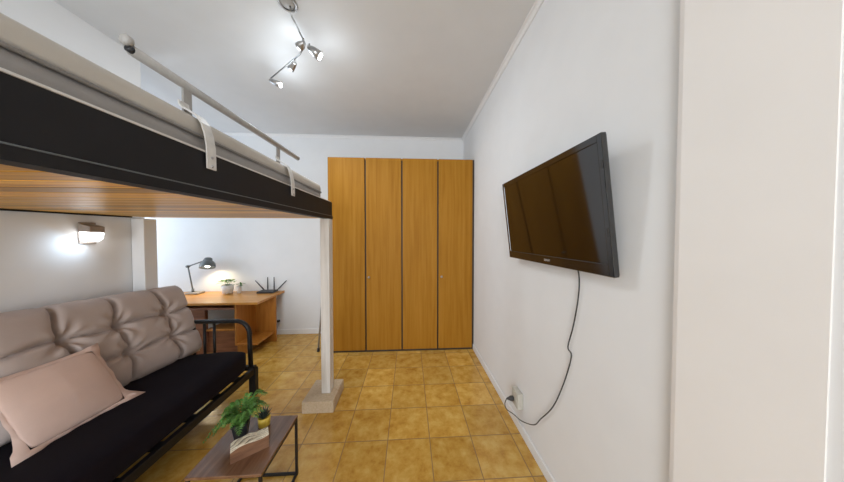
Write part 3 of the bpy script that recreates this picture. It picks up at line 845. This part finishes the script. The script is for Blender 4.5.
for k, (pt, drop, d, L, r0, lit) in enumerate([
        (Vector((-.757, 1.73, 2.90)), .035, (-.75, .45, -.12), .05, .030, True),
        (Vector((-.735, 1.775, 2.90)), .03, (.75, .25, -.45), .085, .036, True),
        (Vector((-.915, 1.93, 2.90)), .04, (-.70, .45, -.30), .06, .025, True),
        (Vector((-1.238, 2.172, 2.90)), .025, (.80, .10, -.30), .085, .027, True)]):
    d = Vector(d).normalized()
    h0 = pt + Vector((0, 0, -drop))
    hd_ = obj('spot_head', LA([(0, -.010), (.012, -.010), (.016, 0), (r0 * .72, .012), (r0 * .9, L * .55), (r0, L), (r0 - .003, L), (r0 * .82, L * .6), (r0 * .5, .02), (0, .02)], h0, 20, to_dir(d)), M['steel'], trk, True)
    obj('bulb', LA([(0, .021), (r0 * .6, .022), (r0 * .78, L * .75), (r0 * .7, L + .004), (0, L + .010)], h0, 18, to_dir(d)), M['bulbcool'], hd_, True)
    obj('swivel', T([pt, h0], .006, 8), M['steel'], hd_, True)
    light('spot_light', 'POINT', h0 + d * (L + .05) + Vector((0, 0, -.03)), LAMP['track'], (.82, .92, 1.0), trk, .05)
    light('spot_beam', 'SPOT', h0 + d * (L + .03), LAMP['beam'], (.90, .955, 1.0), trk, .03, 150, d * .7 + Vector((0, 0, -.9)), 1.0)

# ------------------------------------------------------------------ television on the right wall
tvY0, tvY1 = .834, 1.717
zb_, zt2 = 1.318, 1.871
xb, xt = .785, .720
H_ = math.hypot(zt2 - zb_, xb - xt)
up = Vector((xt - xb, 0, zt2 - zb_)).normalized()
al = Vector((.018, -1, 0)).normalized()            # along the screen, from the far edge to the near edge
no = al.cross(up).normalized()     # towards the room
if no.x > 0: no = -no
o0 = Vector((xb - .016, tvY1, zb_))
W_ = tvY1 - tvY0
TM = Matrix(((al.x, -no.x, up.x, o0.x), (al.y, -no.y, up.y, o0.y), (al.z, -no.z, up.z, o0.z), (0, 0, 0, 1)))
# local frame: x along the width, y from the front into the wall, z up
tv = thing('television', 'large black flat television mounted tilted on the right wall', 'television', (XR, (tvY0 + tvY1) / 2, zb_))
bm = bmesh.new()
sb, tp_, bt = .024, .030, .052
box(bm, 0, sb, 0, .022, 0, H_, .003, 2, TM); box(bm, W_ - sb, W_, 0, .022, 0, H_, .003, 2, TM)
box(bm, sb - .003, W_ - sb + .003, .0005, .022, H_ - tp_, H_, .003, 2, TM); box(bm, sb - .003, W_ - sb + .003, .0005, .022, 0, bt, .003, 2, TM)
bz = obj('bezel', bm, M['tvbezel'], tv)
bm = bmesh.new(); box(bm, sb - .002, W_ - sb + .002, .004, .018, bt - .002, H_ - tp_ + .002, 0, 1, TM); obj('screen', bm, M['screen'], tv)
bm = bmesh.new(); box(bm, .03, W_ - .03, .0, .003, bt - .004, bt - .001, 0, 1, TM); obj('trim_line', bm, M['tvback'], bz)
bm = bmesh.new(); box(bm, .004, W_ - .004, .021, .028, .004, H_ - .004, .004, 2, TM); box(bm, .10, W_ - .10, .027, .044, .03, H_ - .06, .006, 2, TM); obj('back_shell', bm, M['tvback'], tv)
bm = bmesh.new(); box(bm, XR - .008, XR - .0005, 1.14, 1.44, 1.50, 1.70, .002, 1); box(bm, XR - .055, XR - .006, 1.19, 1.22, 1.56, 1.64, .002, 1); box(bm, XR - .062, XR - .006, 1.36, 1.39, 1.56, 1.64, .002, 1); obj('wall_mount', bm, M['black'], tv)
for z_ in (.16, .42):
    bm = bmesh.new(); box(bm, W_ - .013, W_ - .005, -.0015, .001, z_, z_ + .035, .0005, 1, TM)
    obj('touch_key', bm, M['cable'], bz)
tcv = bpy.data.curves.new('brand_lettering', 'FONT'); tcv.body = 'SONY'; tcv.size = .018; tcv.extrude = .0006; tcv.align_x = 'CENTER'; tcv.align_y = 'CENTER'; tcv.space_character = 1.15
to = bpy.data.objects.new('tmp_text', tcv); COL.objects.link(to)
bpy.context.view_layer.update()
me = bpy.data.meshes.new_from_object(to.evaluated_get(bpy.context.evaluated_depsgraph_get()))
bpy.data.objects.remove(to)
bm = bmesh.new(); bm.from_mesh(me)
for v in bm.verts: v.co = TM @ Vector((.468 + v.co.x, -.0012 - v.co.z * .5, .026 + v.co.y))
obj('brand_lettering', bm, M['logo'], bz, label='small silver maker lettering')

# socket box and cable
so = thing('wall_socket', 'ivory surface socket box low on the right wall', 'socket', (XR, 1.69, .22))
obj('socket_box', B(.796, XR - .0005, 1.625, 1.725, .195, .312, .005, 2), M['socket'], so)
obj('socket_face', B(.793, .797, 1.638, 1.712, .209, .298, .0015, 1), M['socket'], so)
pc_ = thing('power_cable', 'thin dark cable hanging from the television to the socket', 'cable', (.80, 1.5, .05))
obj('plug', LA([(0, 0), (.019, 0), (.019, .018), (.010, .036), (.006, .05), (0, .05)], (.7925, 1.690, .240), 16, Matrix.Rotation(R(-90), 4, 'Y')), M['cable'], pc_, True)
keys = [(.815, 1.085, 1.36), (.826, 1.071, 1.28), (.830, 1.082, 1.165), (.830, 1.113, 1.018), (.830, 1.148, .899), (.831, 1.124, .858), (.830, 1.182, .674), (.828, 1.265, .491), (.826, 1.378, .330), (.822, 1.45, .232), (.816, 1.60, .135), (.806, 1.715, .098), (.772, 1.755, .105), (.745, 1.730, .17), (.742, 1.690, .240)]
def catmull(P_, n=8):
    P_ = [Vector(p) for p in P_]; P_ = [P_[0]] + P_ + [P_[-1]]; out = []
    for i in range(1, len(P_) - 2):
        a, b_, c, d = P_[i - 1:i + 3]
        for k in range(n):
            t = k / n
            out.append(.5 * ((2 * b_) + (c - a) * t + (2 * a - 5 * b_ + 4 * c - d) * t * t + (3 * b_ - 3 * c + d - a) * t ** 3))
    out.append(P_[-2]); return out
obj('cord', T(catmull(keys), .0032, 8), M['cable'], pc_, True)
